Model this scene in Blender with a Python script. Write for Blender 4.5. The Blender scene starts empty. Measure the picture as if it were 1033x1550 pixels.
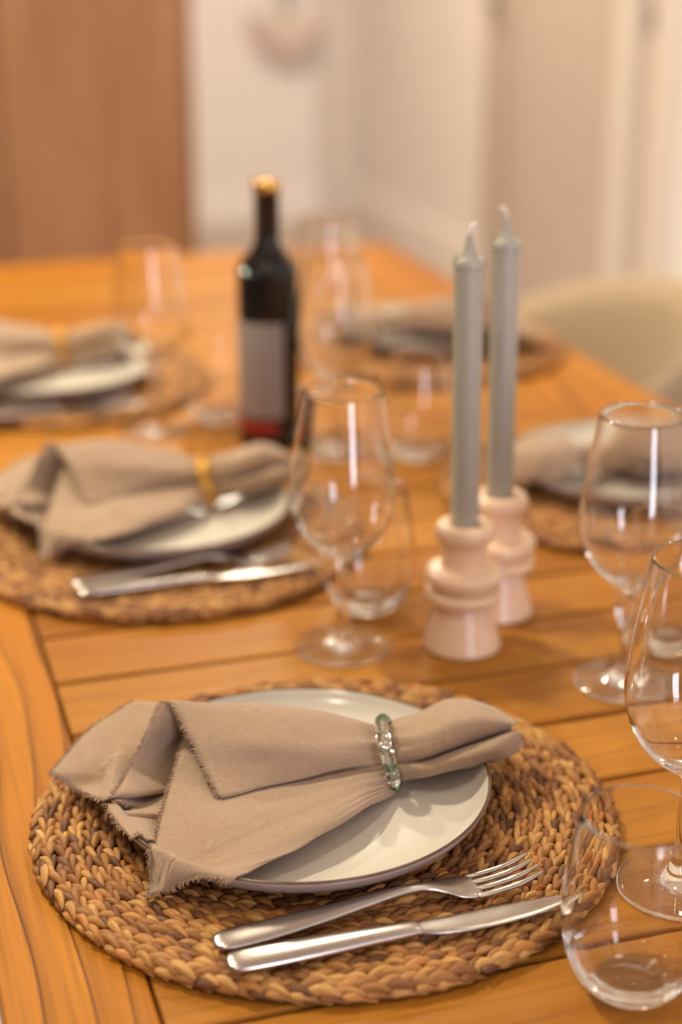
import bpy, bmesh, math, random
import numpy as np
from mathutils import Vector, Matrix, noise

# ------------------------------------------------------------------ camera, light, exposure
SC = bpy.context.scene
COL = SC.collection
R = math.radians

cam_data = bpy.data.cameras.new('camera')
cam = bpy.data.objects.new('camera', cam_data)
COL.objects.link(cam)
cam.location = (0, 0, 1.31)
cam.rotation_euler = (R(90 - 20.7), 0, R(-17.5))
cam_data.sensor_fit = 'HORIZONTAL'
cam_data.sensor_width = 24.0
cam_data.lens = 2400 / 1033 * 24.0
cam_data.clip_start = 0.05
cam_data.dof.use_dof = True
cam_data.dof.focus_distance = 0.965
cam_data.dof.aperture_fstop = 2.5
cam_data.dof.aperture_blades = 0
SC.camera = cam

world = bpy.data.worlds.new('evening')
SC.world = world
world.use_nodes = True
world.node_tree.nodes['Background'].inputs[0].default_value = (0.55, 0.6, 0.8, 1)
world.node_tree.nodes['Background'].inputs[1].default_value = 0.3

def lamp(name, loc, power, color, size=0.1, size_y=None, rot=(0, 0, 0), shape='DISK', spread=180):
    d = bpy.data.lights.new(name, 'AREA')
    d.shape = shape
    d.size = size
    if size_y: d.size_y = size_y
    d.energy = power
    d.color = color
    d.spread = R(spread)
    o = bpy.data.objects.new(name, d)
    o.location = loc
    o.rotation_euler = rot
    COL.objects.link(o)
    return o

WARM = (1.0, 0.91, 0.70)
# daylight through the tall glazed door behind the photographer
lamp('window_daylight', (0.82, -3.35, 1.25), 84, (0.86, 0.86, 1.0), 0.75, 2.3, (R(90), 0, 0), 'RECTANGLE')
# recessed ceiling lamps
for (lx, ly, lp) in ((-0.5, 0.3, 9), (1.3, 0.3, 2.5), (-0.5, 1.9, 42), (1.3, 1.9, 2.5), (-0.35, 3.3, 38), (0.95, 3.1, 16), (1.15, 5.0, 42)):
    lamp('ceiling_lamp', (lx, ly, 2.585), lp, WARM, 0.15)

SC.view_settings.view_transform = 'Standard'
SC.view_settings.look = 'None'
SC.view_settings.gamma = 1.0
SC.view_settings.use_curve_mapping = False
SC.view_settings.exposure = 0.0
SC.cycles.max_bounces = 48
SC.cycles.diffuse_bounces = 4
SC.cycles.glossy_bounces = 40
SC.cycles.transmission_bounces = 40
SC.cycles.transparent_max_bounces = 32
SC.cycles.caustics_reflective = True
SC.cycles.caustics_refractive = True
SC.cycles.blur_glossy = 0.5
SC.cycles.sample_clamp_indirect = 30.0
SC.cycles.use_denoising = True

random.seed(7)
rnd = random.random
uni = random.uniform

# ------------------------------------------------------------------ materials
def lin(c):
    out = []
    for v in c[:3]:
        v = v / 255.0
        out.append(v / 12.92 if v <= 0.04045 else ((v + 0.055) / 1.055) ** 2.4)
    return (out[0], out[1], out[2], 1.0)

def mat(name, color=(200, 200, 200), rough=0.5, metal=0.0, **kw):
    m = bpy.data.materials.new(name)
    m.use_nodes = True
    b = m.node_tree.nodes['Principled BSDF']
    b.inputs['Base Color'].default_value = lin(color)
    b.inputs['Roughness'].default_value = rough
    b.inputs['Metallic'].default_value = metal
    for k, v in kw.items():
        b.inputs[k.replace('_', ' ')].default_value = v
    return m

class NT:
    """small helper for building node graphs"""
    def __init__(self, m):
        self.t = m.node_tree
        self.b = self.t.nodes['Principled BSDF']
    def n(self, kind, **props):
        nd = self.t.nodes.new(kind)
        for k, v in props.items(): setattr(nd, k, v)
        return nd
    def l(self, a, b): self.t.links.new(a, b)
    def math(self, op, a, b=None):
        nd = self.n('ShaderNodeMath', operation=op)
        for i, v in enumerate((a, b)):
            if v is None: continue
            if isinstance(v, (int, float)): nd.inputs[i].default_value = v
            else: self.l(v, nd.inputs[i])
        return nd.outputs[0]
    def ramp(self, fac, stops):
        nd = self.n('ShaderNodeValToRGB')
        el = nd.color_ramp.elements
        while len(el) < len(stops): el.new(0.5)
        for e, (p, c) in zip(el, stops):
            e.position = p
            e.color = lin(c) if max(c) > 1 else (c[0], c[0], c[0], 1)
        self.l(fac, nd.inputs[0])
        return nd.outputs[0]
    def noise(self, vec, scale, detail=3, rough=0.5):
        nd = self.n('ShaderNodeTexNoise')
        nd.inputs['Scale'].default_value = scale
        nd.inputs['Detail'].default_value = detail
        nd.inputs['Roughness'].default_value = rough
        self.l(vec, nd.inputs['Vector'])
        return nd.outputs[0]
    def mapping(self, vec, scale):
        nd = self.n('ShaderNodeMapping')
        nd.inputs['Scale'].default_value = scale
        self.l(vec, nd.inputs['Vector'])
        return nd.outputs[0]
    def mix(self, fac, a, b, blend='MIX'):
        nd = self.n('ShaderNodeMix', data_type='RGBA', blend_type=blend)
        if isinstance(fac, (int, float)): nd.inputs[0].default_value = fac
        else: self.l(fac, nd.inputs[0])
        for i, v in ((6, a), (7, b)):
            if isinstance(v, tuple): nd.inputs[i].default_value = lin(v)
            else: self.l(v, nd.inputs[i])
        return nd.outputs[2]
    def bump(self, h, strength, dist=0.001):
        nd = self.n('ShaderNodeBump')
        nd.inputs['Strength'].default_value = strength
        nd.inputs['Distance'].default_value = dist
        self.l(h, nd.inputs['Height'])
        self.l(nd.outputs[0], self.b.inputs['Normal'])

def wood(name, light, dark, line, rough=0.4, bands=26.0, line_amt=0.6, vary=0.35, bump=0.25):
    """wood with grain along the local x axis; every board gets its own offset and tone"""
    m = mat(name, light, rough)
    g = NT(m)
    g.b.inputs['Specular IOR Level'].default_value = 0.13
    tc = g.n('ShaderNodeTexCoord')
    oi = g.n('ShaderNodeObjectInfo')
    add = g.n('ShaderNodeVectorMath', operation='MULTIPLY_ADD')
    g.l(oi.outputs['Random'], add.inputs[0])
    add.inputs[1].default_value = (37.0, 11.0, 5.0)
    g.l(tc.outputs['Object'], add.inputs[2])
    p = add.outputs[0]
    warp = g.noise(g.mapping(p, (1.3, 5.0, 5.0)), 1.0, 2)
    sep = g.n('ShaderNodeSeparateXYZ'); g.l(p, sep.inputs[0])
    yy = g.math('MULTIPLY', sep.outputs[1], bands)
    ph = g.math('ADD', yy, g.math('MULTIPLY', warp, 7.0))
    fr = g.math('FRACT', ph)
    rings = g.ramp(fr, [(0.0, (0.0,)), (0.70, (0.12,)), (0.90, (0.4,)), (0.96, (1.0,)), (1.0, (0.0,))])
    fine = g.noise(g.mapping(p, (6.0, 260.0, 260.0)), 1.0, 4, 0.6)
    wide = g.noise(g.mapping(p, (1.5, 14.0, 14.0)), 1.0, 2)
    c = g.mix(g.ramp(wide, [(0.3, (0.0,)), (0.7, (1.0,))]), light, dark)
    c = g.mix(g.math('MULTIPLY', rings, line_amt), c, line)
    c = g.mix(g.math('MULTIPLY', g.ramp(fine, [(0.45, (0.0,)), (0.75, (1.0,))]), 0.35), c, line)
    hv = g.n('ShaderNodeHueSaturation')
    g.l(c, hv.inputs['Color'])
    g.l(g.math('ADD', 1.0 - vary / 2, g.math('MULTIPLY', oi.outputs['Random'], vary)), hv.inputs['Value'])
    g.l(hv.outputs[0], g.b.inputs['Base Color'])
    rr = g.math('ADD', rough - 0.06, g.math('MULTIPLY', fine, 0.14))
    g.l(rr, g.b.inputs['Roughness'])
    g.bump(g.math('ADD', fine, g.math('MULTIPLY', rings, 0.4)), bump, 0.0006)
    return m

M = {}
M['plank'] = wood('teak_plank', (186, 127, 46), (162, 100, 31), (108, 58, 18), 0.42, 30, 0.35, 0.22)
M['board'] = wood('teak_board', (192, 124, 36), (166, 98, 24), (78, 38, 12), 0.42, 30, 0.9, 0.10)
M['veneer'] = wood('oak_veneer', (160, 118, 86), (142, 100, 70), (114, 76, 52), 0.5, 40, 0.3, 0.05, 0.1)
M['wall'] = mat('cream_paint', (245, 239, 236), 0.85)
M['wall_dark'] = mat('taupe_paint', (128, 108, 92), 0.85)
M['trim'] = mat('white_trim_paint', (224, 214, 206), 0.5)
M['skirting'] = mat('white_skirting_paint', (252, 246, 242), 0.5)
M['door'] = mat('greige_door_paint', (198, 182, 172), 0.6)
M['ceiling'] = mat('ceiling_paint', (246, 242, 236), 0.9)
M['floor'] = mat('pale_floor', (190, 174, 164), 0.45)
M['steel_dark'] = mat('dark_metal', (110, 96, 84), 0.4, 0.8)

def tone(m, scale, amt, bump=0.0):
    g = NT(m)
    tc = g.n('ShaderNodeTexCoord')
    nz = g.noise(tc.outputs['Object'], scale, 3)
    base = tuple(g.b.inputs['Base Color'].default_value)
    hv = g.n('ShaderNodeHueSaturation')
    hv.inputs['Color'].default_value = base
    g.l(g.math('ADD', 1.0 - amt / 2, g.math('MULTIPLY', nz, amt)), hv.inputs['Value'])
    g.l(hv.outputs[0], g.b.inputs['Base Color'])
    if bump: g.bump(nz, bump, 0.001)
for k, s, a in (('wall', 3, 0.05), ('wall_dark', 3, 0.05), ('trim', 4, 0.03), ('door', 2, 0.05), ('ceiling', 3, 0.03), ('floor', 1.5, 0.12), ('steel_dark', 30, 0.1)):
    tone(M[k], s, a)

# woven grass: every strand carries its own tint
m = mat('seagrass', (190, 140, 80), 0.62)
g = NT(m)
at_ = g.n('ShaderNodeAttribute', attribute_name='tint')
c = g.ramp(at_.outputs['Fac'], [(0.0, (84, 50, 30)), (0.22, (132, 82, 40)), (0.5, (176, 120, 58)), (0.8, (214, 164, 92)), (1.0, (184, 108, 34))])
sa = g.n('ShaderNodeAttribute', attribute_name='fibre')
fib = g.noise(g.mapping(sa.outputs['Vector'], (1.2, 11.0, 40.0)), 1.0, 3, 0.6)
c = g.mix(g.ramp(fib, [(0.40, (0.0,)), (0.72, (0.75,))]), c, (128, 80, 38))
g.l(c, g.b.inputs['Base Color'])
g.bump(fib, 0.6, 0.0008)
M['grass'] = m
M['grass_gap_shade'] = mat('seagrass_gap_shade', (70, 42, 24), 0.8)  # dark brown stands in for the shade in the gaps between strands
tone(M['grass_gap_shade'], 300, 0.4)

# linen
def linen(name, col, col2):
    m = mat(name, col, 0.9)
    g = NT(m)
    uv = g.n('ShaderNodeTexCoord').outputs['UV']
    sep = g.n('ShaderNodeSeparateXYZ'); g.l(uv, sep.inputs[0])
    wob = g.noise(uv, 60, 2)
    def threads(o):
        s = g.math('SINE', g.math('ADD', g.math('MULTIPLY', o, 7000.0), g.math('MULTIPLY', wob, 3.0)))
        return g.math('MULTIPLY', g.math('ADD', s, 1.0), 0.5)
    w = g.math('MULTIPLY', threads(sep.outputs[0]), threads(sep.outputs[1]))
    slub = g.noise(g.mapping(uv, (1800, 160, 1)), 1.0, 3)
    slub2 = g.noise(g.mapping(uv, (160, 1800, 1)), 1.0, 3)
    s = g.math('MULTIPLY', g.math('ADD', slub, slub2), 0.5)
    c = g.mix(g.ramp(s, [(0.35, (0.0,)), (0.65, (1.0,))]), col, col2)
    c = g.mix(g.math('MULTIPLY', w, 0.25), c, col2)
    g.l(c, g.b.inputs['Base Color'])
    g.bump(g.math('ADD', w, s), 0.45, 0.0005)
    g.b.inputs['Sheen Weight'].default_value = 0.25
    g.b.inputs['Sheen Roughness'].default_value = 0.5
    return m
M['linen'] = linen('taupe_linen', (182, 152, 124), (156, 128, 102))
M['fray'] = mat('taupe_thread', (182, 152, 124), 0.9)
tone(M['fray'], 600, 0.3)

# ceramics
M['plate'] = mat('grey_glaze', (208, 199, 186), 0.18)
tone(M['plate'], 25, 0.08)
M['plate_rim'] = mat('brown_rim_glaze', (104, 78, 58), 0.22)
tone(M['plate_rim'], 60, 0.4)
M['plate_under'] = mat('taupe_underside_glaze', (160, 142, 134), 0.28)
tone(M['plate_under'], 40, 0.15)
M['pink'] = mat('pink_ceramic', (238, 202, 168), 0.28)
tone(M['pink'], 60, 0.06)
M['wax'] = mat('sage_wax', (170, 164, 150), 0.42, 0, Subsurface_Weight=0.12)
M['wax'].node_tree.nodes['Principled BSDF'].inputs['Subsurface Radius'].default_value = (0.006, 0.005, 0.004)
tone(M['wax'], 50, 0.06, 0.1)
M['wick'] = mat('cotton_wick', (238, 226, 214), 0.9)
tone(M['wick'], 400, 0.2)

# metals, glass
M['steel'] = mat('brushed_steel', (188, 180, 173), 0.24, 1.0)
g = NT(M['steel'])
tc = g.n('ShaderNodeTexCoord')
br = g.noise(g.mapping(tc.outputs['Object'], (40, 2600, 2600)), 1.0, 2)
g.l(g.math('ADD', 0.17, g.math('MULTIPLY', br, 0.14)), g.b.inputs['Roughness'])
g.bump(br, 0.05, 0.0003)
M['gold'] = mat('gold_metal', (226, 178, 92), 0.22, 1.0)
tone(M['gold'], 200, 0.1)
M['silver'] = mat('silver_metal', (206, 206, 196), 0.2, 1.0)
tone(M['silver'], 300, 0.1)
def glass(name, col, ior=1.45, rough=0.0):
    m = bpy.data.materials.new(name)
    m.use_nodes = True
    t = m.node_tree
    t.nodes.remove(t.nodes['Principled BSDF'])
    gl = t.nodes.new('ShaderNodeBsdfGlass')
    gl.inputs['Color'].default_value = col
    gl.inputs['IOR'].default_value = ior
    gl.inputs['Roughness'].default_value = rough
    t.links.new(gl.outputs[0], t.nodes['Material Output'].inputs['Surface'])
    return m
M['glass'] = glass('clear_glass', (0.995, 0.995, 0.99, 1))
M['bead_clear'] = glass('clear_bead_glass', (0.97, 0.98, 0.95, 1), 1.5)
M['bead_green'] = glass('green_bead_glass', (0.74, 0.83, 0.77, 1), 1.5)
M['bottle'] = mat('dark_bottle_glass', (14, 9, 11), 0.06)
tone(M['bottle'], 40, 0.2)
M['foil'] = mat('black_foil', (24, 19, 22), 0.3)
tone(M['foil'], 120, 0.3)
# back label: grey paper with rows of small print too fine to read
m = mat('label_paper', (150, 136, 130), 0.6)
g = NT(m)
oc = g.n('ShaderNodeTexCoord').outputs['Object']
sep = g.n('ShaderNodeSeparateXYZ'); g.l(oc, sep.inputs[0])
rows_ = g.math('GREATER_THAN', g.math('FRACT', g.math('MULTIPLY', sep.outputs[2], 210.0)), 0.55)
ink = g.math('GREATER_THAN', g.noise(g.mapping(oc, (700, 700, 210)), 1.0, 1), 0.47)
g.l(g.mix(g.math('MULTIPLY', g.math('MULTIPLY', rows_, ink), 0.55), (156, 142, 136), (64, 54, 54)), g.b.inputs['Base Color'])
M['label'] = m
M['red'] = mat('red_label_print', (150, 40, 34), 0.5)
tone(M['red'], 80, 0.3)
M['fabric'] = mat('beige_upholstery', (178, 154, 124), 0.9, 0, Sheen_Weight=0.3)
tone(M['fabric'], 400, 0.15, 0.2)
M['basin'] = mat('white_fixture', (238, 222, 214), 0.3)
tone(M['basin'], 10, 0.04)

# ------------------------------------------------------------------ mesh helpers
def link(name, me, m, parent=None, smooth=True):
    o = bpy.data.objects.new(name, me)
    COL.objects.link(o)
    if m is not None and not me.materials:
        for mm in (m if isinstance(m, (list, tuple)) else [m]): me.materials.append(mm)
    if smooth: me.polygons.foreach_set('use_smooth', [True] * len(me.polygons))
    if parent: o.parent = parent
    return o

def mesh(name, verts, faces):
    me = bpy.data.meshes.new(name)
    me.from_pydata([tuple(v) for v in verts], [], faces)
    me.update()
    return me

def empty(name, loc, rz=0.0):
    o = bpy.data.objects.new(name, None)
    o.empty_display_size = 0.02
    o.location = loc
    o.rotation_euler = (0, 0, rz)
    COL.objects.link(o)
    return o

def tag(o, label, cat, group=None):
    o['label'] = label
    o['category'] = cat
    if group: o['group'] = group
    return o

def structure(o, label=None):
    o['kind'] = 'structure'
    if label: o['label'] = label
    return o

def copy_tree(o, parent=None):
    c = o.copy()
    COL.objects.link(c)
    if parent: c.parent = parent
    for ch in list(o.children): copy_tree(ch, c)
    return c

def catmull(pts, n, closed=False):
    """Catmull-Rom through a list of tuples, n samples per span"""
    P = np.array(pts, float)
    out = []
    m = len(P)
    for i in range(m - 1):
        p1, p2 = P[i], P[i + 1]
        p0 = P[i - 1] if i else 2 * p1 - p2
        p3 = P[i + 2] if i + 2 < m else 2 * p2 - p1
        for k in range(n):
            t = k / n
            out.append(0.5 * (2 * p1 + (p2 - p0) * t + (2 * p0 - 5 * p1 + 4 * p2 - p3) * t * t + (3 * p1 - p0 - 3 * p2 + p3) * t ** 3))
    out.append(P[-1])
    return np.array(out)

def lathe(name, prof, seg=48, a0=0.0, a1=2 * math.pi, loc=(0, 0, 0)):
    full = abs(a1 - a0 - 2 * math.pi) < 1e-6
    na = seg if full else seg + 1
    vs, fs, idx = [], [], []
    for (r, z) in prof:
        if r < 1e-6:
            idx.append([len(vs)] * na); vs.append((loc[0], loc[1], z + loc[2]))
        else:
            row = []
            for k in range(na):
                a = a0 + (a1 - a0) * k / seg
                row.append(len(vs)); vs.append((loc[0] + r * math.cos(a), loc[1] + r * math.sin(a), z + loc[2]))
            idx.append(row)
    for i in range(len(prof) - 1):
        A, B = idx[i], idx[i + 1]
        for k in range(seg):
            k2 = (k + 1) % na
            f = [A[k], A[k2], B[k2], B[k]]
            f = [v for j, v in enumerate(f) if v not in f[:j]]
            if len(f) > 2: fs.append(f)
    return mesh(name, vs, fs)

def box_mesh(name, x0, x1, y0, y1, z0, z1, bev=0.0, segs=2):
    bm = bmesh.new()
    bmesh.ops.create_cube(bm, size=1)
    for v in bm.verts:
        v.co = Vector((x0 + (v.co.x + .5) * (x1 - x0), y0 + (v.co.y + .5) * (y1 - y0), z0 + (v.co.z + .5) * (z1 - z0)))
    if bev: bmesh.ops.bevel(bm, geom=bm.edges[:], offset=bev, segments=segs, affect='EDGES', profile=0.5)
    me = bpy.data.meshes.new(name)
    bm.to_mesh(me); bm.free()
    return me

def box(name, dims, m, parent=None, bev=0.0, smooth=False):
    return link(name, box_mesh(name, *dims, bev), m, parent, smooth)

def tube(name, pts, rad, seg=8, caps=True):
    P = [Vector(p) for p in pts]
    vs, fs = [], []
    up = Vector((0, 0, 1))
    for i, p in enumerate(P):
        t = (P[min(i + 1, len(P) - 1)] - P[max(i - 1, 0)]).normalized()
        a = t.cross(up)
        if a.length < 1e-3: a = t.cross(Vector((1, 0, 0)))
        a.normalize(); b = a.cross(t)
        r = rad[i] if isinstance(rad, (list, tuple)) else rad
        for k in range(seg):
            an = 2 * math.pi * k / seg
            vs.append(p + a * math.cos(an) * r + b * math.sin(an) * r)
    for i in range(len(P) - 1):
        for k in range(seg):
            k2 = (k + 1) % seg
            fs.append([i * seg + k, i * seg + k2, (i + 1) * seg + k2, (i + 1) * seg + k])
    if caps:
        fs.append(list(range(seg))[::-1]); fs.append([(len(P) - 1) * seg + k for k in range(seg)])
    return vs, fs

def loft(sections, caps=True):
    n = len(sections[0])
    vs = [v for s in sections for v in s]
    fs = []
    for i in range(len(sections) - 1):
        for k in range(n):
            k2 = (k + 1) % n
            fs.append([i * n + k, i * n + k2, (i + 1) * n + k2, (i + 1) * n + k])
    if caps:
        fs.append(list(range(n))[::-1]); fs.append([(len(sections) - 1) * n + k for k in range(n)])
    return vs, fs

def fix_normals(me):
    bm = bmesh.new(); bm.from_mesh(me)
    bmesh.ops.recalc_face_normals(bm, faces=bm.faces[:])
    bm.to_mesh(me); bm.free()

TZ = 0.75          # table top height

# ------------------------------------------------------------------ room
structure(box('floor', (-4.8, 2.27, -3.4, 6.95, -0.1, 0.0), M['floor']), 'pale smooth floor')
structure(box('ceiling', (-4.8, 2.27, -3.4, 6.95, 2.6, 2.7), M['ceiling']))
structure(box('wall_back', (-4.8, 2.27, 6.95, 7.05, 0, 2.6), M['wall']), 'cream wall at the far end of the room')
structure(box('wall_left', (-4.9, -4.8, -3.4, 6.95, 0, 2.6), M['wall_dark']))
structure(box('wall_right', (2.27, 2.37, -3.4, 6.95, 0, 2.6), M['wall']), 'cream wall along the right side')
structure(box('wall_front', (-4.8, 2.27, -3.5, -3.4, 0, 2.6), M['wall_dark']))
wf = empty('window_1', (0.82, -3.4, 0.05)); structure(wf)
for d in ((-0.45, -0.385, 0, .07, 0, 2.45), (0.385, 0.45, 0, .07, 0, 2.45), (-0.385, 0.385, 0, .07, 0, .05), (-0.385, 0.385, 0, .07, 2.36, 2.45)):
    box('window_frame', d, M['trim'], wf, .004)
# far right corner: pale pilaster, baseboards, door with handle, door jamb with latch plate
structure(box('trim_1', (2.085, 2.268, 6.90, 6.95, 0, 2.6), M['trim'], None, .006), 'pale vertical trim in the far corner')
structure(box('baseboard_right', (2.252, 2.27, 5.50, 6.90, 0, .15), M['skirting'], None, .004), 'white baseboard along the right wall')
structure(box('baseboard_back', (1.51, 2.085, 6.935, 6.95, 0, .15), M['skirting'], None, .004))
d1 = empty('door_1', (2.27, 4.93, 0)); structure(d1, 'closed greige door with lever handle in the right wall')
box('door_leaf', (-.012, 0, -.52, .52, .008, 2.05), M['door'], d1, .003)
hv, hf = tube('h', [(-.012, .43, 1.02), (-.055, .43, 1.02), (-.062, .42, 1.02), (-.062, .32, 1.018)], .009, 10)
hm = mesh('door_handle', hv, hf); link('door_handle', hm, M['steel_dark'], d1)
link('handle_plate', lathe('handle_plate', [(0, 0), (.027, 0), (.027, .006), (.024, .009), (0, .009)], 24), M['steel_dark'], d1)
hp = d1.children[-1]; hp.rotation_euler = (0, R(-90), 0); hp.location = (-.012, .43, 1.02)
structure(box('trim_2', (2.235, 2.27, 4.285, 4.405, 0, 2.13), M['trim'], None, .004), 'white casing beside the greige door')
jm = structure(box('trim_3', (2.262, 2.27, 4.165, 4.285, 0, 2.13), M['door'], None, .001), 'recessed jamb strip between two white casings')
box('latch_plate', (2.250, 2.262, 4.20, 4.225, .985, 1.075), M['steel_dark'], jm, .002)
structure(box('trim_4', (2.235, 2.27, 4.03, 4.165, 0, 2.13), M['trim'], None, .004), 'white casing nearest the right border')
# floor-to-ceiling wood volume standing out from the far wall, two door leaves in its face
def upright(o, cx, cy, cz):
    # grain runs up: local x is the vertical
    o.data.transform(Matrix.Translation((-cx, -cy, -cz)))
    o.data.transform(Matrix.Rotation(R(90), 4, 'Y'))
    o.location = (cx, cy, cz); o.rotation_euler = (0, R(-90), 0)
    return o
structure(upright(box('wall_partition', (-4.8, .917, 4.24, 6.95, 0, 2.6), M['veneer']), -1.94, 5.6, 1.3))
for i, (xa, xb) in enumerate(((.4185, .900), (-.04, .4105))):
    structure(upright(box('door_%d' % (i + 2), (xa, xb, 4.205, 4.239, .03, 2.57), M['veneer'], None, .003), (xa + xb) / 2, 4.222, 1.3),
              'brown wood-grain door leaf left of the wine bottle' if i == 0 else None)
structure(upright(box('trim_5', (.903, .917, 4.20, 4.239, 0, 2.6), M['veneer'], None, .002), .91, 4.22, 1.3), 'brown wood edge strip beside the wood-grain door leaf')
# round bowl-shaped wall fixture on the far wall
fx = empty('wall_basin', (1.93, 6.95, .70))
tag(fx, 'pale round bowl-shaped basin fixed to the far cream wall', 'basin')
prof = [(0, 0), (.06, .003), (.11, .03), (.15, .085), (.172, .15), (.178, .19), (.17, .195), (.16, .185), (.13, .1), (.08, .06), (0, .05)]
link('bowl', lathe('bowl', catmull(prof, 4), 40, R(180), R(360)), M['basin'], fx)
link('tap', mesh('tap', *tube('t', [(0, -.02, .17), (0, -.03, .27), (0, -.05, .30), (0, -.1, .30), (0, -.115, .28)], .011, 10)), M['steel'], fx)

# ------------------------------------------------------------------ table
tb = tag(empty('dining_table', (.49, 1.38, 0)), 'long honey-brown slatted wooden dining table laid for a meal', 'table')
def tpart(o):
    o.parent = tb
    o.location = Vector(o.location) - Vector((.49, 1.38, 0))
    return o
XL, XR, PIT = .1195, .8155, .0862
pl_me = box_mesh('plank', -(XR - XL) / 2 + .0012, (XR - XL) / 2 - .0012, -(PIT - .0042) / 2, (PIT - .0042) / 2, -.024, 0, .0022, 2)
pl_me.materials.append(M['plank'])
for k in range(-7, 21):
    o = bpy.data.objects.new('plank', pl_me); COL.objects.link(o)
    o.location = ((XL + XR) / 2, .775 + PIT * (k + .5), TZ + uni(-.0003, .0003))
    tpart(o)
def board(name, length, width, cx, cy, rz, ):
    me = box_mesh(name, -length / 2, length / 2, -width / 2, width / 2, -.026, 0, .003, 3)
    o = link(name, me, M['board'], None, False)
    o.location = (cx, cy, TZ + .0002); o.rotation_euler = (0, 0, rz)
    return tpart(o)
YB, YF = 2.71, .045
board('frame_board', YB - YF, XL - .0386, (.0386 + XL) / 2 - .0006, (YB + YF) / 2, R(90))
board('frame_board', YB - YF, .94 - XR - .001, (.94 + XR) / 2 + .0006, (YB + YF) / 2, R(90))
board('frame_board', XR - XL - .003, YB - 2.5872, (XL + XR) / 2, (YB + 2.5872) / 2, 0)
board('frame_board', XR - XL - .003, .169 - YF, (XL + XR) / 2, (.169 + YF) / 2, 0)
def tbox(name, dims): 
    o = box(name, dims, M['board'], None, .003); return tpart(o)
tbox('apron', (.075, .10, .12, 2.63, .64, TZ - .0265)); tbox('apron', (.88, .905, .12, 2.63, .64, TZ - .0265))
tbox('apron', (.10, .88, .12, .145, .64, TZ - .0265)); tbox('apron', (.10, .88, 2.605, 2.63, .64, TZ - .0265))
for bx_ in (.3, .49, .68): tbox('support_rail', (bx_ - .03, bx_ + .03, .145, 2.605, .69, TZ - .0245))
for lx in (.055, .855):
    for ly in (.1, 2.58): tbox('leg', (lx, lx + .07, ly, ly + .07, 0, TZ - .0265))

# ------------------------------------------------------------------ woven placemats
MR = .19
def strand_mesh(L, W, H, bend, tint, ns=6, nc=6):
    secs = []
    for i in range(ns + 1):
        s = i / ns
        w = W / 2 * (max(.08, math.sin(math.pi * min(1, s ** .85 * .97 + .02))) ** .55)
        x = (s - .5) * L
        y = bend * math.sin(math.pi * s)
        z = H * (.15 + .85 * math.sin(math.pi * (s * .92 + .05)))
        h = H * .5 * (w / (W / 2)) + .0004
        secs.append([(x, y + w * math.cos(2 * math.pi * k / nc), z - h + h * math.sin(2 * math.pi * k / nc)) for k in range(nc)])
    return loft(secs)

def strand_variants():
    out = []
    for i in range(14):
        v, f = strand_mesh(uni(.0165, .0215), uni(.0046, .0061), uni(.0048, .0062), uni(-.0008, .0008), 0)
        out.append((np.array(v), f))
    return out
VAR = strand_variants()
rr2 = random.Random(5)
FIB = np.array([(i / 6, k / 6, 0.0) for i in range(7) for k in range(6)])
def mat_layout(seed):
    """position, angle, roll, variant and tint of every strand of a mat"""
    rr = random.Random(seed)
    lay = []
    PITCH = .0047
    ncol = 32
    for k in range(-1, ncol):
        r = MR - .0028 - k * PITCH if k >= 0 else MR - .0008
        n = int(2 * math.pi * r / (.0108 if k > 0 else .0135))
        sgn = 1 if k % 2 else -1
        for j in range(n):
            a = 2 * math.pi * (j + (.5 if k % 2 else 0) + rr.uniform(-.16, .16)) / n + k * .37
            tilt = sgn * R(rr.uniform(8, 21)) + R(rr.uniform(-4, 4))
            z = .0078 + rr.uniform(-.0009, .0009) if k >= 0 else .0042
            if k == 0: z -= .0012
            roll = 0 if k > 0 else (R(30) if k == 0 else R(66))
            sc = rr.uniform(.88, 1.14) * (1.18 if k <= 0 else 1.0)
            t = min(1, max(0, rr.gauss(.52, .24)))
            if rr.random() < .08: t = rr.uniform(0, .25)
            dr = rr.uniform(-.0008, .0008)
            lay.append(((r + dr) * math.cos(a), (r + dr) * math.sin(a), z, a, tilt, roll, sc, rr.randrange(14), t))
    return lay
def strand_matrix(l):
    x, y, z, a, tilt, roll, sc, v, t = l
    return Matrix.Translation((x, y, z)) @ Matrix.Rotation(a + math.pi / 2, 4, 'Z') @ Matrix.Rotation(-roll, 4, 'X') @ Matrix.Rotation(tilt, 4, 'Z') @ Matrix.Scale(sc, 4)
def weave_mesh(name, lay):
    V, F, T, FB = [], [], [], []
    off = 0
    for l in lay:
        mt = np.array(strand_matrix(l))
        v, f = VAR[l[7]]
        V.append(v @ mt[:3, :3].T + mt[:3, 3])
        F.extend([[i + off for i in q] for q in f])
        T.append(np.full(len(v), l[8]))
        FB.append(FIB + np.array([rr2.random() * 9, 0, rr2.random() * 9]))
        off += len(v)
    me = mesh(name, np.concatenate(V).tolist(), F)
    at = me.attributes.new('tint', 'FLOAT', 'POINT')
    at.data.foreach_set('value', np.concatenate(T))
    at = me.attributes.new('fibre', 'FLOAT_VECTOR', 'POINT')
    at.data.foreach_set('vector', np.concatenate(FB).ravel())
    return me
gap_shade_me = lathe('gap_shade_disc', [(0, .001), (MR - .006, .001), (MR - .004, .004), (MR - .006, .0075), (0, .0085)], 64)  # disc added under the strands; its dark colour makes the gaps look shaded
mats_at = [(.262, .866), (.262, 1.387), (.241, 1.948), (.744, 1.386), (.743, 1.978)]
MAT_LABEL = ['round braided seagrass placemat nearest the camera, with fork and knife in focus',
             'round braided seagrass placemat under the plate with the gold-ringed napkin beside the wine bottle',
             'round braided seagrass placemat at the far left end of the table',
             'round braided seagrass placemat behind the pink candle holders on the right side',
             'round braided seagrass placemat farthest back on the right, behind the candles']
GM = 'round woven placemats'
lay0 = mat_layout(3)
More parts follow.
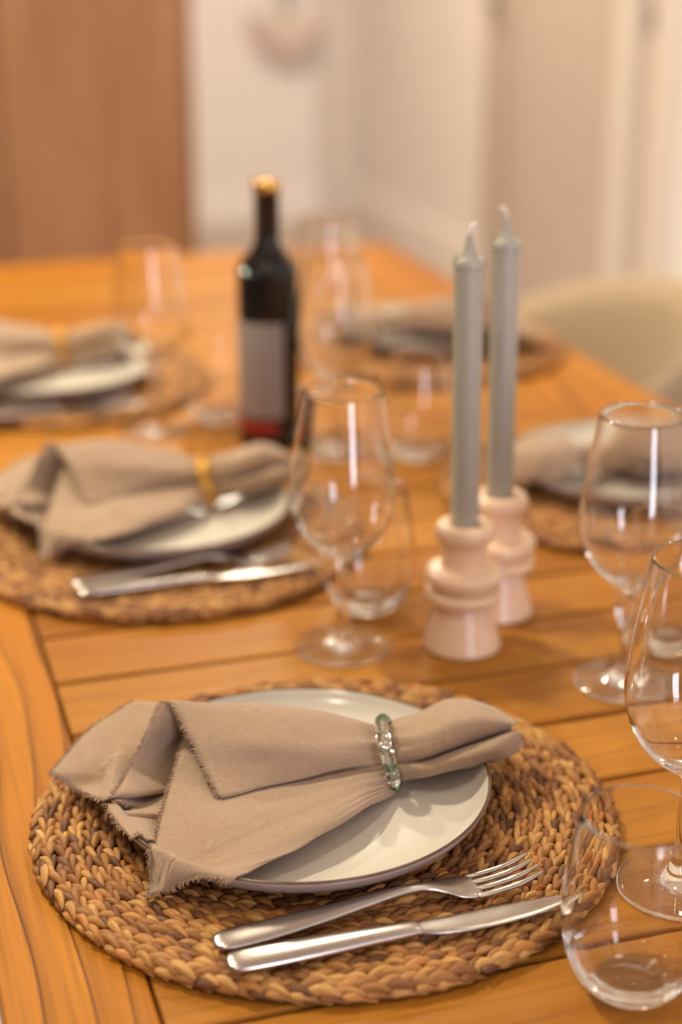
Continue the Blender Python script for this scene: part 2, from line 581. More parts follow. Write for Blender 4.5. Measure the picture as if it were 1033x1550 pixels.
mat0 = tag(empty('placemat', (mats_at[0][0], mats_at[0][1], TZ)), MAT_LABEL[0], 'placemat', GM)
link('gap_shade_disc', gap_shade_me, M['grass_gap_shade'], mat0)
cam_p = Vector((0 - mats_at[0][0], 0 - mats_at[0][1], .56))
def near_key(l):
    hid = math.hypot(l[0] + .016, l[1] - .002) < .118
    return (Vector(l[:3]) - cam_p).length + (5 if hid else 0)
order = sorted(range(len(lay0)), key=lambda i: near_key(lay0[i]))
near = set(order[:298])
tint_bins = 4
svar = {}
def single(v, tb_):
    if (v, tb_) not in svar:
        me = mesh('strand', VAR[v][0].tolist(), VAR[v][1])
        at = me.attributes.new('tint', 'FLOAT', 'POINT')
        at.data.foreach_set('value', [(tb_ + .5) / 6] * len(VAR[v][0]))
        at = me.attributes.new('fibre', 'FLOAT_VECTOR', 'POINT')
        at.data.foreach_set('vector', (FIB + np.array([v * 1.7, 0, tb_ * 2.3])).ravel())
        me.materials.append(M['grass'])
        me.polygons.foreach_set('use_smooth', [True] * len(me.polygons))
        svar[(v, tb_)] = me
    return svar[(v, tb_)]
for i in order[:298]:
    l = lay0[i]
    o = bpy.data.objects.new('strand', single(l[7], min(5, int(l[8] * 6))))
    COL.objects.link(o); o.parent = mat0
    o.matrix_local = strand_matrix(l)
w = link('woven_strands', weave_mesh('woven_strands', [l for i, l in enumerate(lay0) if i not in near]), M['grass'], mat0)
w['kind'] = 'stuff'
weave_full = weave_mesh('woven_strands', mat_layout(11))
for i, (mx, my) in enumerate(mats_at[1:]):
    e = tag(empty('placemat', (mx, my, TZ), R(57 * i + 20)), MAT_LABEL[i + 1], 'placemat', GM)
    link('gap_shade_disc', gap_shade_me, M['grass_gap_shade'], e)
    w = link('woven_strands', weave_full, M['grass'], e)
    w['kind'] = 'stuff'
MZ = TZ + .0142     # top of a mat

# ------------------------------------------------------------------ plates
PR = .1235
outer = catmull([(PR - .0006, .0225), (PR, .0205), (.1195, .0145), (.109, .0072), (.09, .0028), (.078, .0022)], 5)
outer = np.vstack([outer, [(.077, 0), (.072, 0), (.071, .0022), (0, .0026)]])
inner = catmull([(0, .0062), (.06, .0063), (.092, .0075), (.108, .0108), (.116, .016), (.1205, .0214), (.1216, .0226)], 6)
rim = catmull([(.1215, .0224), (.1221, .0233), (PR - .0008, .0234), (PR + .00005, .0226), (PR - .0001, .0220)], 4)
me_in, me_out, me_rim = lathe('glazed_face', inner, 96), lathe('underside', outer, 96), lathe('rim', rim, 96)
plates_at = [(.246, .868), (.260, 1.398), (.232, 1.925), (.748, 1.384), (.743, 1.975)]
PL_LABEL = ['grey glazed plate nearest the camera, under the napkin with the beaded ring',
            'grey glazed plate under the gold-ringed napkin, left of the wine bottle',
            'grey glazed plate at the far left end of the table beside a knife and fork',
            'grey glazed plate on the right behind the candles and the large wine glass',
            'grey glazed plate farthest back on the right, partly hidden by the two candles']
plates = []
for (px, py), lb in zip(plates_at, PL_LABEL):
    e = tag(empty('plate', (px, py, MZ)), lb, 'plate', 'grey dinner plates')
    link('glazed_face', me_in, M['plate'], e)
    o = link('underside', me_out, M['plate_under'], e); o['label'] = 'darker taupe underside'
    o = link('rim', me_rim, M['plate_rim'], e); o['label'] = 'thin brown rim line'
    plates.append(e)

# ------------------------------------------------------------------ napkins
NAP = {}
NAP['top']=[
 [(-0.0863,0.1142,0.0480),(-0.0364,0.0761,0.0500),(0.0226,0.0534,0.0450),(0.0623,0.0061,0.0500)],
 [(-0.1196,0.0961,0.0400),(-0.0583,0.0613,0.0440),(0.0103,0.0435,0.0400),(0.0638,0.0077,0.0450)],
 [(-0.1525,0.0624,0.0310),(-0.0752,0.0479,0.0300),(0.0023,0.0318,0.0340),(0.0639,0.0077,0.0400)],
 '|',
 [(-0.1370,0.0469,0.0250),(-0.0698,0.0319,0.0270),(0.0027,0.0252,0.0340),(0.0634,0.0061,0.0370)],
 [(-0.1245,0.0011,0.0410),(-0.0634,0.0210,0.0280),(0.0024,0.0162,0.0340),(0.0625,0.0036,0.0350)],
 [(-0.1052,0.0300,0.0450),(-0.0562,0.0419,0.0340),(0.0053,0.0262,0.0380),(0.0625,0.0063,0.0380)],
 [(-0.0910,0.0360,0.0660),(-0.0460,0.0555,0.0460),(0.0084,0.0365,0.0460),(0.0639,0.0133,0.0440)],
 [(-0.0766,0.0446,0.0800),(-0.0201,0.0300,0.0760),(0.0272,0.0224,0.0660),(0.0590,0.0127,0.0560)],
 [(-0.0672,0.0174,0.0660),(-0.0225,-0.0032,0.0680),(0.0242,-0.0047,0.0620),(0.0559,-0.0031,0.0530)],
 [(-0.0627,-0.0024,0.0530),(-0.0188,-0.0130,0.0560),(0.0212,-0.0142,0.0560),(0.0561,-0.0066,0.0470)],
 [(-0.0583,-0.0224,0.0430),(-0.0163,-0.0190,0.0450),(0.0212,-0.0144,0.0460),(0.0559,-0.0100,0.0420)],
 '|',
 [(-0.0538,-0.0100,0.0380),(-0.0105,-0.0012,0.0370),(0.0269,0.0011,0.0380),(0.0585,-0.0052,0.0370)],
]
NAP['low']=[
 [(-0.0652,0.0424,0.0560),(-0.0198,0.0163,0.0500),(0.0268,0.0064,0.0440),(0.0590,-0.0036,0.0400)],
 [(-0.0826,0.0054,0.0450),(-0.0356,-0.0102,0.0430),(0.0171,-0.0102,0.0420),(0.0570,-0.0120,0.0400)],
 [(-0.1006,-0.0354,0.0330),(-0.0433,-0.0400,0.0410),(0.0103,-0.0324,0.0440),(0.0572,-0.0155,0.0370)],
 [(-0.1147,-0.0743,0.0170),(-0.0447,-0.0643,0.0370),(0.0095,-0.0486,0.0420),(0.0580,-0.0174,0.0330)],
 '|',
 [(-0.1026,-0.0781,0.0220),(-0.0435,-0.0753,0.0370),(0.0108,-0.0555,0.0410),(0.0582,-0.0183,0.0300)],
 [(-0.0911,-0.0891,0.0340),(-0.0380,-0.0821,0.0360),(0.0143,-0.0580,0.0390),(0.0584,-0.0191,0.0280)],
 [(-0.0801,-0.0983,0.0390),(-0.0320,-0.0840,0.0360),(0.0197,-0.0545,0.0360),(0.0588,-0.0192,0.0260)],
 [(-0.0713,-0.1058,0.0380),(-0.0240,-0.0758,0.0340),(0.0252,-0.0470,0.0330),(0.0594,-0.0188,0.0242)],
 '|',
 [(-0.0716,-0.1040,0.0400),(-0.0203,-0.0569,0.0260),(0.0294,-0.0305,0.0260),(0.0603,-0.0164,0.0242)],
]
NAP['flap']=[
 [(-0.0691,-0.0047,0.0300),(-0.0813,0.0144,0.0300),(-0.0995,0.0257,0.0269),(-0.1203,-0.0009,0.0400)],
 [(-0.0711,-0.0140,0.0310),(-0.0832,-0.0011,0.0310),(-0.0942,0.0084,0.0280),(-0.1069,0.0069,0.0278)],
 [(-0.0739,-0.0264,0.0330),(-0.0830,-0.0203,0.0340),(-0.0943,-0.0143,0.0340),(-0.1099,-0.0035,0.0320)],
 [(-0.0742,-0.0277,0.0310),(-0.0888,-0.0216,0.0320),(-0.1012,-0.0126,0.0300),(-0.1273,-0.0030,0.0320)],
 '|',
 [(-0.0748,-0.0291,0.0244),(-0.0856,-0.0251,0.0245),(-0.0989,-0.0254,0.0267),(-0.1214,-0.0350,0.0395)],
 [(-0.0774,-0.0410,0.0244),(-0.0870,-0.0374,0.0251),(-0.0961,-0.0359,0.0268),(-0.1183,-0.0444,0.0390)],
 [(-0.0784,-0.0453,0.0245),(-0.0877,-0.0411,0.0256),(-0.0943,-0.0394,0.0267),(-0.1023,-0.0343,0.0280)],
]
NAP['tail']=[
 [(0.0668,0.0133,0.0420),(0.0962,0.0318,0.0360),(0.1270,0.0359,0.0340),(0.1459,0.0280,0.0340),(0.1524,0.0122,0.0360)],
 [(0.0616,0.0149,0.0520),(0.0893,0.0265,0.0480),(0.1209,0.0365,0.0480),(0.1404,0.0243,0.0480),(0.1524,0.0085,0.0440)],
 [(0.0603,0.0152,0.0550),(0.0831,0.0127,0.0600),(0.1125,0.0232,0.0620),(0.1352,0.0161,0.0590),(0.1512,0.0030,0.0500)],
 [(0.0613,0.0007,0.0530),(0.0778,-0.0143,0.0630),(0.1038,-0.0085,0.0670),(0.1284,-0.0036,0.0620),(0.1487,-0.0059,0.0520)],
 [(0.0618,-0.0084,0.0480),(0.0778,-0.0231,0.0580),(0.1036,-0.0186,0.0620),(0.1233,-0.0115,0.0600),(0.1454,-0.0068,0.0530)],
 [(0.0616,-0.0118,0.0440),(0.0804,-0.0226,0.0510),(0.1072,-0.0174,0.0530),(0.1236,-0.0114,0.0530),(0.1434,-0.0052,0.0500)],
 [(0.0632,-0.0076,0.0390),(0.0846,-0.0118,0.0420),(0.1137,-0.0043,0.0420),(0.1302,-0.0010,0.0430),(0.1438,-0.0024,0.0450)],
 [(0.0614,-0.0152,0.0410),(0.0823,-0.0239,0.0470),(0.1085,-0.0214,0.0500),(0.1275,-0.0182,0.0510),(0.1491,-0.0098,0.0490)],
 [(0.0621,-0.0171,0.0380),(0.0811,-0.0296,0.0450),(0.1069,-0.0299,0.0480),(0.1278,-0.0255,0.0470),(0.1506,-0.0102,0.0430)],
 [(0.0652,-0.0125,0.0290),(0.0845,-0.0187,0.0330),(0.1121,-0.0193,0.0340),(0.1333,-0.0169,0.0340),(0.1497,-0.0100,0.0340)],
 [(0.0687,0.0021,0.0242),(0.0914,0.0055,0.0245),(0.1158,-0.0067,0.0340),(0.1425,0.0110,0.0250),(0.1535,0.0096,0.0290)],
]
def build_sheet(rows, nu=9, nv=14, seed=0.0):
    segs, cur = [], []
    for r in rows:
        if r == '|': segs.append(cur); cur = [cur[-1]]
        else: cur.append(r)
    segs.append(cur)
    ns = max(len(r) for r in rows if r != '|')
    grid = []
    for si, sg in enumerate(segs):
        cols = [catmull([r[c] for r in sg], nu) for c in range(ns)]
        ln = len(cols[0])
        for i in range(0 if si == 0 else 1, ln):
            grid.append(catmull([cols[c][i] for c in range(ns)], nv))
    G = np.array(grid)
    return G
def plate_clear(r):
    return float(np.interp(r, [0, .06, .092, .108, .116, .1205, .1265, .1285, 1], [.0222, .0225, .0238, .0268, .0322, .0392, .0392, .0165, .0165]))
def clear(G):
    for i in range(G.shape[0]):
        for j in range(G.shape[1]):
            G[i, j, 2] = max(G[i, j, 2], plate_clear(math.hypot(G[i, j, 0], G[i, j, 1])))
    return G
def relief(G, amp, fr, seed, ring_end):
    nu, nv = G.shape[:2]
    for i in range(nu):
        for j in range(nv):
            p = Vector(G[i, j])
            d = noise.noise(p * fr + Vector((seed, 0, 0))) * amp + noise.noise(p * fr * 2.7 + Vector((0, seed, 3))) * amp * .4
            t = j / (nv - 1)
            t = t if ring_end == 'last' else 1 - t
            ga = max(0.0, (t - .55) / .45) ** 1.5
            d += ga * .0011 * math.sin(i * .85 + seed) 
            G[i, j, 2] += d
    return G
def napkin_meshes(seed, amp):
    V, F, UV, off = [], [], [], 0
    fr_v, fr_f = [], []
    rr = random.Random(int(seed * 10))
    for name, ring_end in (('top', 'last'), ('low', 'last'), ('flap', 'none'), ('tail', 'first')):
        G = clear(relief(build_sheet(NAP[name]), amp, 26.0, seed, ring_end))
        nu, nv = G.shape[:2]
        du = np.zeros((nu, nv)); dv = np.zeros((nu, nv))
        du[1:] = np.cumsum(np.linalg.norm(np.diff(G, axis=0), axis=2), axis=0)
        dv[:, 1:] = np.cumsum(np.linalg.norm(np.diff(G, axis=1), axis=2), axis=1)
        V.append(G.reshape(-1, 3)); UV.append(np.stack([du.mean(axis=1)[:, None] + du * 0, dv], axis=2).reshape(-1, 2))
        for i in range(nu - 1):
            for j in range(nv - 1):
                F.append([off + i * nv + j, off + i * nv + j + 1, off + (i + 1) * nv + j + 1, off + (i + 1) * nv + j])
        off += nu * nv
        # torn hem: short threads along the open edge
        if name == 'tail': continue
        e, q = (G[:, 0], G[:, 1]) if name != 'flap' else (G[:, -1], G[:, -2])
        last = nu - 10 if name == 'top' else (nu - 10 if name == 'low' else nu)
        for i in range(last - 1):
            seglen = np.linalg.norm(e[i + 1] - e[i])
            steps = max(1, int(seglen / .00042))
            for s in range(steps):
                t = (s + rr.random()) / steps
                p = e[i] * (1 - t) + e[i + 1] * t
                o_ = (e[i] - q[i]) * (1 - t) + (e[i + 1] - q[i + 1]) * t
                o_ = o_ / (np.linalg.norm(o_) + 1e-9)
                along = (e[i + 1] - e[i]) / (seglen + 1e-9)
                d = o_ + along * rr.gauss(.25, .45) + np.array([0, 0, rr.gauss(0, .3)])
                d /= np.linalg.norm(d)
                ln = rr.uniform(.0016, .0042)
                sag = np.array([0, 0, -1]) * ln * rr.uniform(-.1, .35)
                pts = [p - o_ * .0012, p + d * ln * .5, p + d * ln + sag + along * ln * rr.uniform(-.4, .6)]
                tv, tf = tube('t', pts, [.00055, .00045, .0002], 3, False)
                b0 = len(fr_v)
                fr_v.extend(tv); fr_f.extend([[b0 + k for k in f] for f in tf])
    me = mesh('fabric', np.concatenate(V).tolist(), F)
    uvl = me.uv_layers.new(name='UVMap')
    UVa = np.concatenate(UV)
    li = np.zeros(len(me.loops), dtype=np.int32); me.loops.foreach_get('vertex_index', li)
    uvl.data.foreach_set('uv', UVa[li].astype(np.float32).ravel())
    return me, mesh('frayed_edge', fr_v, fr_f)
me_f, me_e = napkin_meshes(1.7, .0016)
me_f2, me_e2 = napkin_meshes(5.3, .004)
def napkin(loc, rz, fm, em, label):
    e = tag(empty('napkin', loc, rz), label, 'napkin', 'taupe linen napkins')
    o = link('fabric', fm, M['linen'], e)
    s = o.modifiers.new('thickness', 'SOLIDIFY'); s.thickness = .0011; s.offset = 0
    o = link('frayed_edge', em, M['fray'], e); o['kind'] = 'stuff'
    return e
napkin((.246, .868, TZ), 0, me_f, me_e, 'taupe linen napkin with frayed hems gathered in a glass-bead ring on the nearest plate')
napkin((.250, 1.416, TZ + .0002), R(3), me_f2, me_e2, 'taupe napkin gathered in a gold ring on the second plate, left of the bottle').scale = (1.02, 1.02, 1.10)
napkin((.190, 1.958, TZ + .004), R(4), me_f2, me_e2, 'taupe napkin in a gold ring on the plate at the far left end')
napkin((.752, 1.384, TZ), R(180), me_f2, me_e2, 'taupe napkin on the right-hand plate behind the candle holders')
napkin((.747, 1.975, TZ), R(178), me_f2, me_e2, 'taupe napkin on the farthest right plate behind the candles')

# ------------------------------------------------------------------ napkin rings
def bead_mesh(kind):
    if kind == 'round': p = [(0, -.0042)] + [(.0046 * math.sin(math.pi * t / 8), -.0042 * math.cos(math.pi * t / 8)) for t in range(1, 8)] + [(0, .0042)]; s = 16
    elif kind == 'barrel': p = [(0, -.0042), (.0036, -.0042), (.0047, -.003), (.0047, .003), (.0036, .0042), (0, .0042)]; s = 8
    elif kind == 'bicone': p = [(0, -.0034), (.0022, -.0034), (.0050, 0), (.0022, .0034), (0, .0034)]; s = 8
    else: p = [(0, -.0012), (.0042, -.0012), (.0051, 0), (.0042, .0012), (0, .0012)]; s = 16
    return lathe(kind, p, s)
BM = {k: bead_mesh(k) for k in ('round', 'barrel', 'bicone', 'spacer')}
BL = {'round': .0086, 'barrel': .0086, 'bicone': .0070, 'spacer': .0026}
seq = [('round', 'bead_clear'), ('barrel', 'bead_clear'), ('spacer', 'silver'), ('barrel', 'bead_clear'), ('spacer', 'bead_green'), ('barrel', 'bead_clear'), ('spacer', 'silver'),
       ('spacer', 'bead_green'), ('round', 'bead_green'), ('bicone', 'bead_clear')]
ring0 = tag(empty('napkin_ring', (.246 + .0595, .868 - .004, TZ + .0455)), 'napkin ring strung with clear and green glass beads on the nearest napkin', 'napkin ring', 'napkin rings')
zc = Vector((-.008, .014, .05)).normalized()
hc = Vector((.30, .95, .0)); hc = (hc - zc * hc.dot(zc)).normalized()
ax = hc.cross(zc)
total = sum(BL[k] for k, _ in seq) * 2
rad = .0215
per = 2 * math.pi * rad
scale_ = per / total
pos = 0.0
mcopies = {}
for rep in range(2):
    for kind, mm in seq:
        ln = BL[kind] * scale_
        a = (pos + ln / 2) / rad + R(100)      # runs down the side facing the camera
        c = zc * math.sin(a) * rad + hc * math.cos(a) * rad
        t = (zc * math.cos(a) - hc * math.sin(a)).normalized()
        if (kind, mm) not in mcopies:
            me = BM[kind].copy(); me.materials.clear(); me.materials.append(M[mm])
            me.polygons.foreach_set('use_smooth', [kind == 'round' or kind == 'spacer'] * len(me.polygons)); mcopies[(kind, mm)] = me
        o = bpy.data.objects.new('spacer' if kind == 'spacer' else 'bead', mcopies[(kind, mm)])
        COL.objects.link(o); o.parent = ring0
        rotm = Matrix((ax, t.cross(ax), t)).transposed().to_4x4()
        o.matrix_local = Matrix.Translation(c) @ rotm @ Matrix.Scale(scale_, 4, (0, 0, 1))
        pos += ln
cord = [zc * math.sin(k / 40 * 2 * math.pi) * (rad - .0002) + hc * math.cos(k / 40 * 2 * math.pi) * (rad - .0002) for k in range(41)]
link('cord', mesh('cord', *tube('c', cord, .0006, 6)), M['silver'], ring0)
# gold rings
def gold_ring(loc, rz, label):
    e = tag(empty('napkin_ring', loc, rz), label, 'napkin ring', 'napkin rings')
    for off in (-.005, 0, .005):
        pts = [ax * (off + .0008 * math.sin(k / 8 * math.pi)) + (zc * math.sin(k / 48 * 2 * math.pi) + hc * math.cos(k / 48 * 2 * math.pi)) * .0215 for k in range(49)]
        link('wire_band', mesh('wire_band', *tube('c', pts, .0017, 8)), M['gold'], e)
    for k in range(16):
        a = k / 16 * 2 * math.pi
        o = link('gold_bead', gold_bead, M['gold'], e)
        o.location = (zc * math.sin(a) + hc * math.cos(a)) * .0235
    return e
gold_bead = lathe('gold_bead', [(0, -.0034)] + [(.0034 * math.sin(math.pi * t / 6), -.0034 * math.cos(math.pi * t / 6)) for t in range(1, 6)] + [(0, .0034)], 10)
def ring_at(nx, ny, rz):
    v = Matrix.Rotation(rz, 3, 'Z') @ Vector((.0607, -.004, .0475))
    return (nx + v.x, ny + v.y, TZ + v.z)
gold_ring(ring_at(.250, 1.416, R(3)), R(3), 'gold napkin ring on the second napkin, left of the wine bottle')
gold_ring(ring_at(.190, 1.958, R(4)), R(4), 'gold napkin ring on the napkin at the far left end')

# ------------------------------------------------------------------ cutlery
def bar(stations, nc=16, sharp=2.6):
    st = catmull(stations, 5)
    secs = []
    for (x, yc, hw, zc_, ht) in st:
        s = []
        for k in range(nc):
            a = 2 * math.pi * k / nc
            ca, sa = math.cos(a), math.sin(a)
            s.append((x, yc + hw * math.copysign(abs(ca) ** (2 / sharp), ca), zc_ + ht * math.copysign(abs(sa) ** (2 / sharp), sa)))
        secs.append(s)
    v, f = loft(secs)
    return v, f
fork0 = empty('fork', (.1565, .7345, MZ), R(3.2))
v, f = bar([(0, 0, .003, .0040, .0012), (.0025, 0, .0068, .0042, .0019), (.009, 0, .0092, .0046, .0022), (.03, 0, .0094, .0052, .0022), (.06, 0, .0076, .0068, .0024),
            (.09, 0, .0053, .0092, .0026), (.115, 0, .0037, .0112, .0026), (.13, 0, .0038, .0104, .0022), (.140, 0, .0068, .0080, .0017), (.148, 0, .0106, .0058, .0014), (.155, 0, .0121, .0044, .0013), (.163, 0, .0122, .0038, .0012)], 16)
me = mesh('handle', v, f); fix_normals(me); link('handle', me, M['steel'], fork0)
v, f = bar([(.159, 0, .0023, .0040, .0012), (.17, 0, .0022, .0040, .0012), (.185, 0, .0020, .0056, .0011), (.196, 0, .0016, .0088, .0010), (.2015, 0, .0008, .0108, .0008)], 10)
tine_me = mesh('tine', v, f); fix_normals(tine_me)
for ty in (-.0103, -.00343, .00343, .0103):
    o = link('tine', tine_me, M['steel'], fork0); o.location = (0, ty, 0)
knife0 = empty('knife', (.1585, .7135, MZ), R(-.6))
v, f = bar([(0, 0, .003, .0042, .0016), (.0025, 0, .0072, .0044, .0026), (.009, 0, .0090, .0046, .0032), (.03, 0, .0094, .0048, .0034), (.06, 0, .0084, .0050, .0034), (.09, 0, .0068, .0052, .0031), (.108, 0, .0060, .0053, .0026), (.1135, 0, .0058, .0053, .0020)], 16)
me = mesh('handle', v, f); fix_normals(me); link('handle', me, M['steel'], knife0)
v, f = bar([(.112, 0, .0058, .0053, .0012), (.12, -.0012, .0072, .0052, .0010), (.135, -.0018, .0084, .005, .0009), (.155, -.0012, .0089, .0046, .0008), (.18, .0004, .0076, .0044, .0008), (.197, .0022, .0054, .0044, .0007), (.21, .0046, .0026, .0045, .0006), (.2155, .0062, .0006, .0046, .0004)], 12, 2.0)
me = mesh('blade', v, f); fix_normals(me); link('blade', me, M['steel'], knife0)
tag(fork0, 'brushed steel fork in focus on the nearest placemat', 'fork', 'forks')
tag(knife0, 'brushed steel knife in focus on the nearest placemat', 'knife', 'knives')
for (dx, dy, lb, rz) in ((.0, .536, 'on the second placemat, below the gold-ringed napkin', -1), (-.050, 1.072, 'on the far left placemat', 0)):
    for src, nm in ((fork0, 'fork'), (knife0, 'knife')):
        c = copy_tree(src)
        c.location = src.location + Vector((dx, dy, 0))
        c['label'] = 'blurred steel %s lying %s' % (nm, lb)

# ------------------------------------------------------------------ glasses
def wine_glass(x, y, label):
    e = tag(empty('wine_glass', (x, y, TZ + .0003), R(uni(0, 360))), label, 'wine glass', 'stemmed wine glasses')
    link('foot', me_foot, M['glass'], e); link('stem', me_stem, M['glass'], e); link('bowl', me_bowl, M['glass'], e)
    return e
f_prof = np.vstack([[(0, .0006), (.034, .0004)], catmull([(.0375, 0), (.0392, .0008), (.0392, .0022), (.037, .0031), (.029, .0044), (.016, .0072), (.0085, .0115), (.0052, .0180)], 5)])
s_prof = catmull([(.0052, .0180), (.0043, .030), (.0038, .048), (.0041, .066), (.0056, .0775)], 6)
b_prof = catmull([(.0056, .0775), (.0098, .0822), (.0195, .0880), (.0305, .0995), (.0385, .115), (.0418, .1335), (.0411, .151), (.0385, .172), (.035, .195), (.0317, .2150), (.0313, .2165), (.0306, .2162),
                  (.0337, .195), (.0372, .172), (.0398, .151), (.0405, .1335), (.0372, .1158), (.0292, .1012), (.0185, .0912), (.0085, .0868), (0, .0862)], 5)
me_foot, me_stem, me_bowl = lathe('foot', f_prof, 64), lathe('stem', s_prof, 32), lathe('bowl', b_prof, 72)
# matching segment counts keep the joined surfaces closed
me_stem = lathe('stem', s_prof, 64); me_bowl = lathe('bowl', b_prof, 64)
t_prof = np.vstack([[(0, .0012), (.015, .0008)], catmull([(.0185, 0), (.0225, .0014), (.0315, .0112), (.0378, .0275), (.0405, .049), (.0396, .068), (.0362, .090), (.0328, .1075), (.0322, .1090), (.0315, .1085),
                  (.0349, .090), (.0384, .068), (.0393, .049), (.0366, .0285), (.030, .0155), (.020, .0088), (0, .0070)], 5)])
me_tum = lathe('tumbler', t_prof, 64)
wine_glass(.448, .729, 'clear wine glass at the right border beside the nearest placemat, sharpest of the stemmed glasses')
wine_glass(.543, .989, 'clear wine glass right of the pink candle holders, second nearest at the right border')
wine_glass(.353, 1.115, 'clear wine glass at the centre between the nearest placemat and the wine bottle')
wine_glass(.319, 1.724, 'clear blurred wine glass left of the wine bottle')
wine_glass(.555, 1.819, 'clear blurred wine glass just right of the wine bottle, before the bare table end')
wine_glass(.498, 1.602, 'clear blurred wine glass between the wine bottle and the candles')
TUM_G = 'stemless glass tumblers'
for (x, y, lb) in ((.374, .651, 'stemless glass tumbler in the near right corner overlapping the placemat'),
                   (.397, 1.184, 'stemless glass tumbler seen through the stem of the central wine glass'),
                   (.603, 1.043, 'stemless glass tumbler behind the wine glasses at the right border'),
                   (.577, 1.553, 'blurred stemless tumbler standing just left of the candles, beyond the central wine glass'),
                   (.400, 1.752, 'blurred stemless tumbler just left of the wine bottle')):
    o = link('tumbler', me_tum, M['glass']); o.location = (x, y, TZ + .0003)
    tag(o, lb, 'tumbler', TUM_G)

# ------------------------------------------------------------------ candles in pink holders
h_prof = np.vstack([[(0, 0)], catmull([(.030, 0), (.0317, .0012), (.0313, .004), (.0262, .022), (.0222, .0360), (.0210, .0398)], 4),
                    catmull([(.0213, .0402), (.0285, .0412), (.0312, .0448), (.0315, .0480), (.0300, .0508), (.0250, .0524), (.0236, .0534)], 4),
                    catmull([(.0236, .0552), (.0262, .0562), (.0302, .0582), (.0316, .0618), (.0312, .0654), (.0285, .0684), (.0210, .0704), (.0186, .0720), (.0184, .0860), (.0188, .0908)], 4),
                    catmull([(.0192, .0914), (.0222, .0932), (.0238, .0975), (.0237, .1018), (.0215, .1058), (.0170, .1072), (.0138, .1064)], 4),
                    [(.0122, .104), (.0120, .086), (0, .086)]])
me_h = lathe('candle_holder', h_prof, 64)
w_prof = np.vstack([[(0, .087)], [(.0114, .087)], catmull([(.0114, .0872), (.0113, .2), (.0113, .3105), (.0118, .3125), (.0118, .3145), (.0108, .3160)], 4),
                    catmull([(.0092, .3168), (.0062, .3205), (.0036, .3270), (.0026, .3330), (.0022, .336), (0, .3368)], 4)])
me_w = lathe('wax_body', w_prof, 40)
def candle(x, y, ht, lean, side, lbh, lbc):
    o = link('candle_holder', me_h, M['pink']); o.location = (x, y, TZ)
    tag(o, lbh, 'candle holder', 'pink ringed candle holders')
    c = tag(empty('candle', (x, y, TZ + .087)), lbc, 'candle', 'sage dinner candles')
    b = link('wax_body', me_w, M['wax'], c); b.location = (0, 0, -.087)
    v, f = tube('w', [(0, 0, .248), (.0005 * side, 0, .2535), (.002 * side, 0, .2565), (.0055 * side, 0, .2572)], [.0014, .0015, .0017, .0016], 8)
    link('wick', mesh('wick', v, f), M['wick'], c)
    c.rotation_euler = (lean[0], lean[1], 0)
    return c
candle(.448, 1.092, 0, (R(.2), R(-.9)), 1, 'pale pink ribbed ceramic candle holder in front, nearer of the two', 'sage grey taper candle in the nearer pink holder, wick bent right')
candle(.5005, 1.146, 0, (R(-.5), R(-.5)), -1, 'pale pink ribbed ceramic candle holder half hidden behind the nearer one', 'sage grey taper candle in the rear pink holder, slightly higher in view')

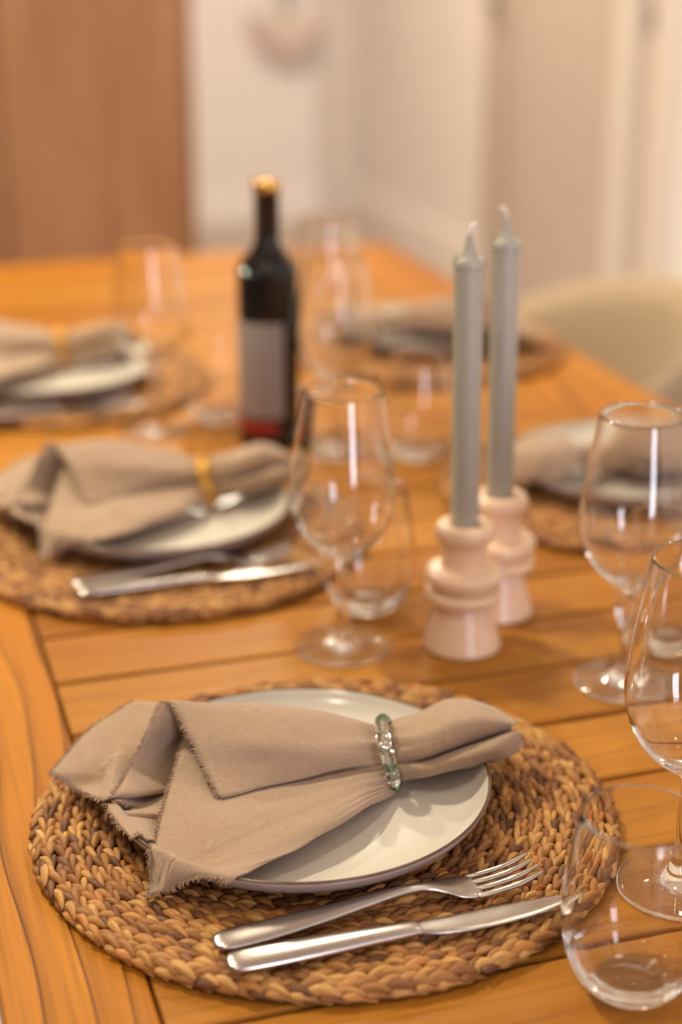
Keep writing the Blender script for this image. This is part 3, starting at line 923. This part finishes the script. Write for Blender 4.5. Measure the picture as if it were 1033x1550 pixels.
# ------------------------------------------------------------------ wine bottle
bt = tag(empty('wine_bottle', (.436, 1.648, TZ)), 'dark wine bottle with black foil and grey back label behind the second plate', 'wine bottle')
body = catmull([(.0315, 0), (.0335, .003), (.0338, .02), (.0338, .186), (.0330, .1965), (.0290, .2075), (.0205, .2180), (.0146, .2270), (.0132, .2360), (.0130, .248)], 5)
link('bottle_body', lathe('bottle_body', np.vstack([[(0, .004), (.022, .002)], body, [(0, .248)]]), 48), M['bottle'], bt)
link('foil_sleeve', lathe('foil_sleeve', [(.0134, .234), (.0138, .235), (.0136, .280), (.0145, .2805), (.0146, .284)], 40), M['foil'], bt)
o = link('foil_cap', lathe('foil_cap', [(.0146, .284), (.0149, .2845), (.0149, .2925), (.0141, .294), (0, .2942)], 40), M['gold'], bt); o['label'] = 'gold foil top'
a_edge = R(-105 + 17.5 - 17.5 + 28)
link('back_label', lathe('back_label', [(.0341, .038), (.0342, .0385), (.0342, .1445), (.0341, .145)], 24, a_edge - R(125), a_edge), M['label'], bt, True)
o = link('label_strip', lathe('label_strip', [(.0341, .020), (.0342, .0205), (.0342, .0335), (.0341, .034)], 20, a_edge - R(125), a_edge - R(12)), M['red'], bt, True); o['label'] = 'red printed strip below the label'

# ------------------------------------------------------------------ chairs
def chair(x, y, rz, label):
    """upholstered tub chair; its open side faces local -x"""
    e = tag(empty('dining_chair', (x, y, 0), rz), label, 'chair', 'beige upholstered chairs')
    vo, vi = [], []
    na, nz = 36, 10
    secs = []
    for i in range(na + 1):
        t = -1 + 2 * i / na
        a = t * R(118)
        top = .79 - .20 * abs(t) ** 2.2
        s = []
        for side in (0, 1):
            for k in range(nz + 1):
                q = k / nz if side == 0 else 1 - k / nz
                z = .40 + (top - .40) * q
                fl = .205 + .055 * q
                th = .034 * (1 - .35 * q) * (1 if side == 0 else -1) * (math.sin(math.pi * min(1, .25 + .75 * (1 - abs(2 * q - 1)))) * .3 + .7) * (.25 if k == (nz if side == 0 else 0) else 1)
                rr_ = fl + th / 2
                s.append((rr_ * math.cos(a) * 1.02 , rr_ * math.sin(a) * 1.1, z + (.008 if q == 1 else 0)))
        secs.append(s)
    v, f = loft(secs)
    me = mesh('backrest', v, f); fix_normals(me)
    link('backrest', me, M['fabric'], e)
    pr = catmull([(0, .40), (.18, .40), (.222, .412), (.232, .44), (.218, .468), (.17, .478), (0, .482)], 4)
    o = link('seat', lathe('seat', pr, 40), M['fabric'], e)
    for sx in (-1, 1):
        for sy in (-1, 1):
            v, f = tube('leg', [(.13 * sx, .14 * sy, .405), (.2 * sx, .21 * sy, 0)], [.016, .010], 10)
            link('leg', mesh('leg', v, f), M['board'], e)
    return e
chair(.925, 2.05, R(-8), 'beige upholstered tub chair at the far right side of the table')
chair(.95, 1.30, R(4), 'beige upholstered tub chair at the right border, beside the right-hand plate')
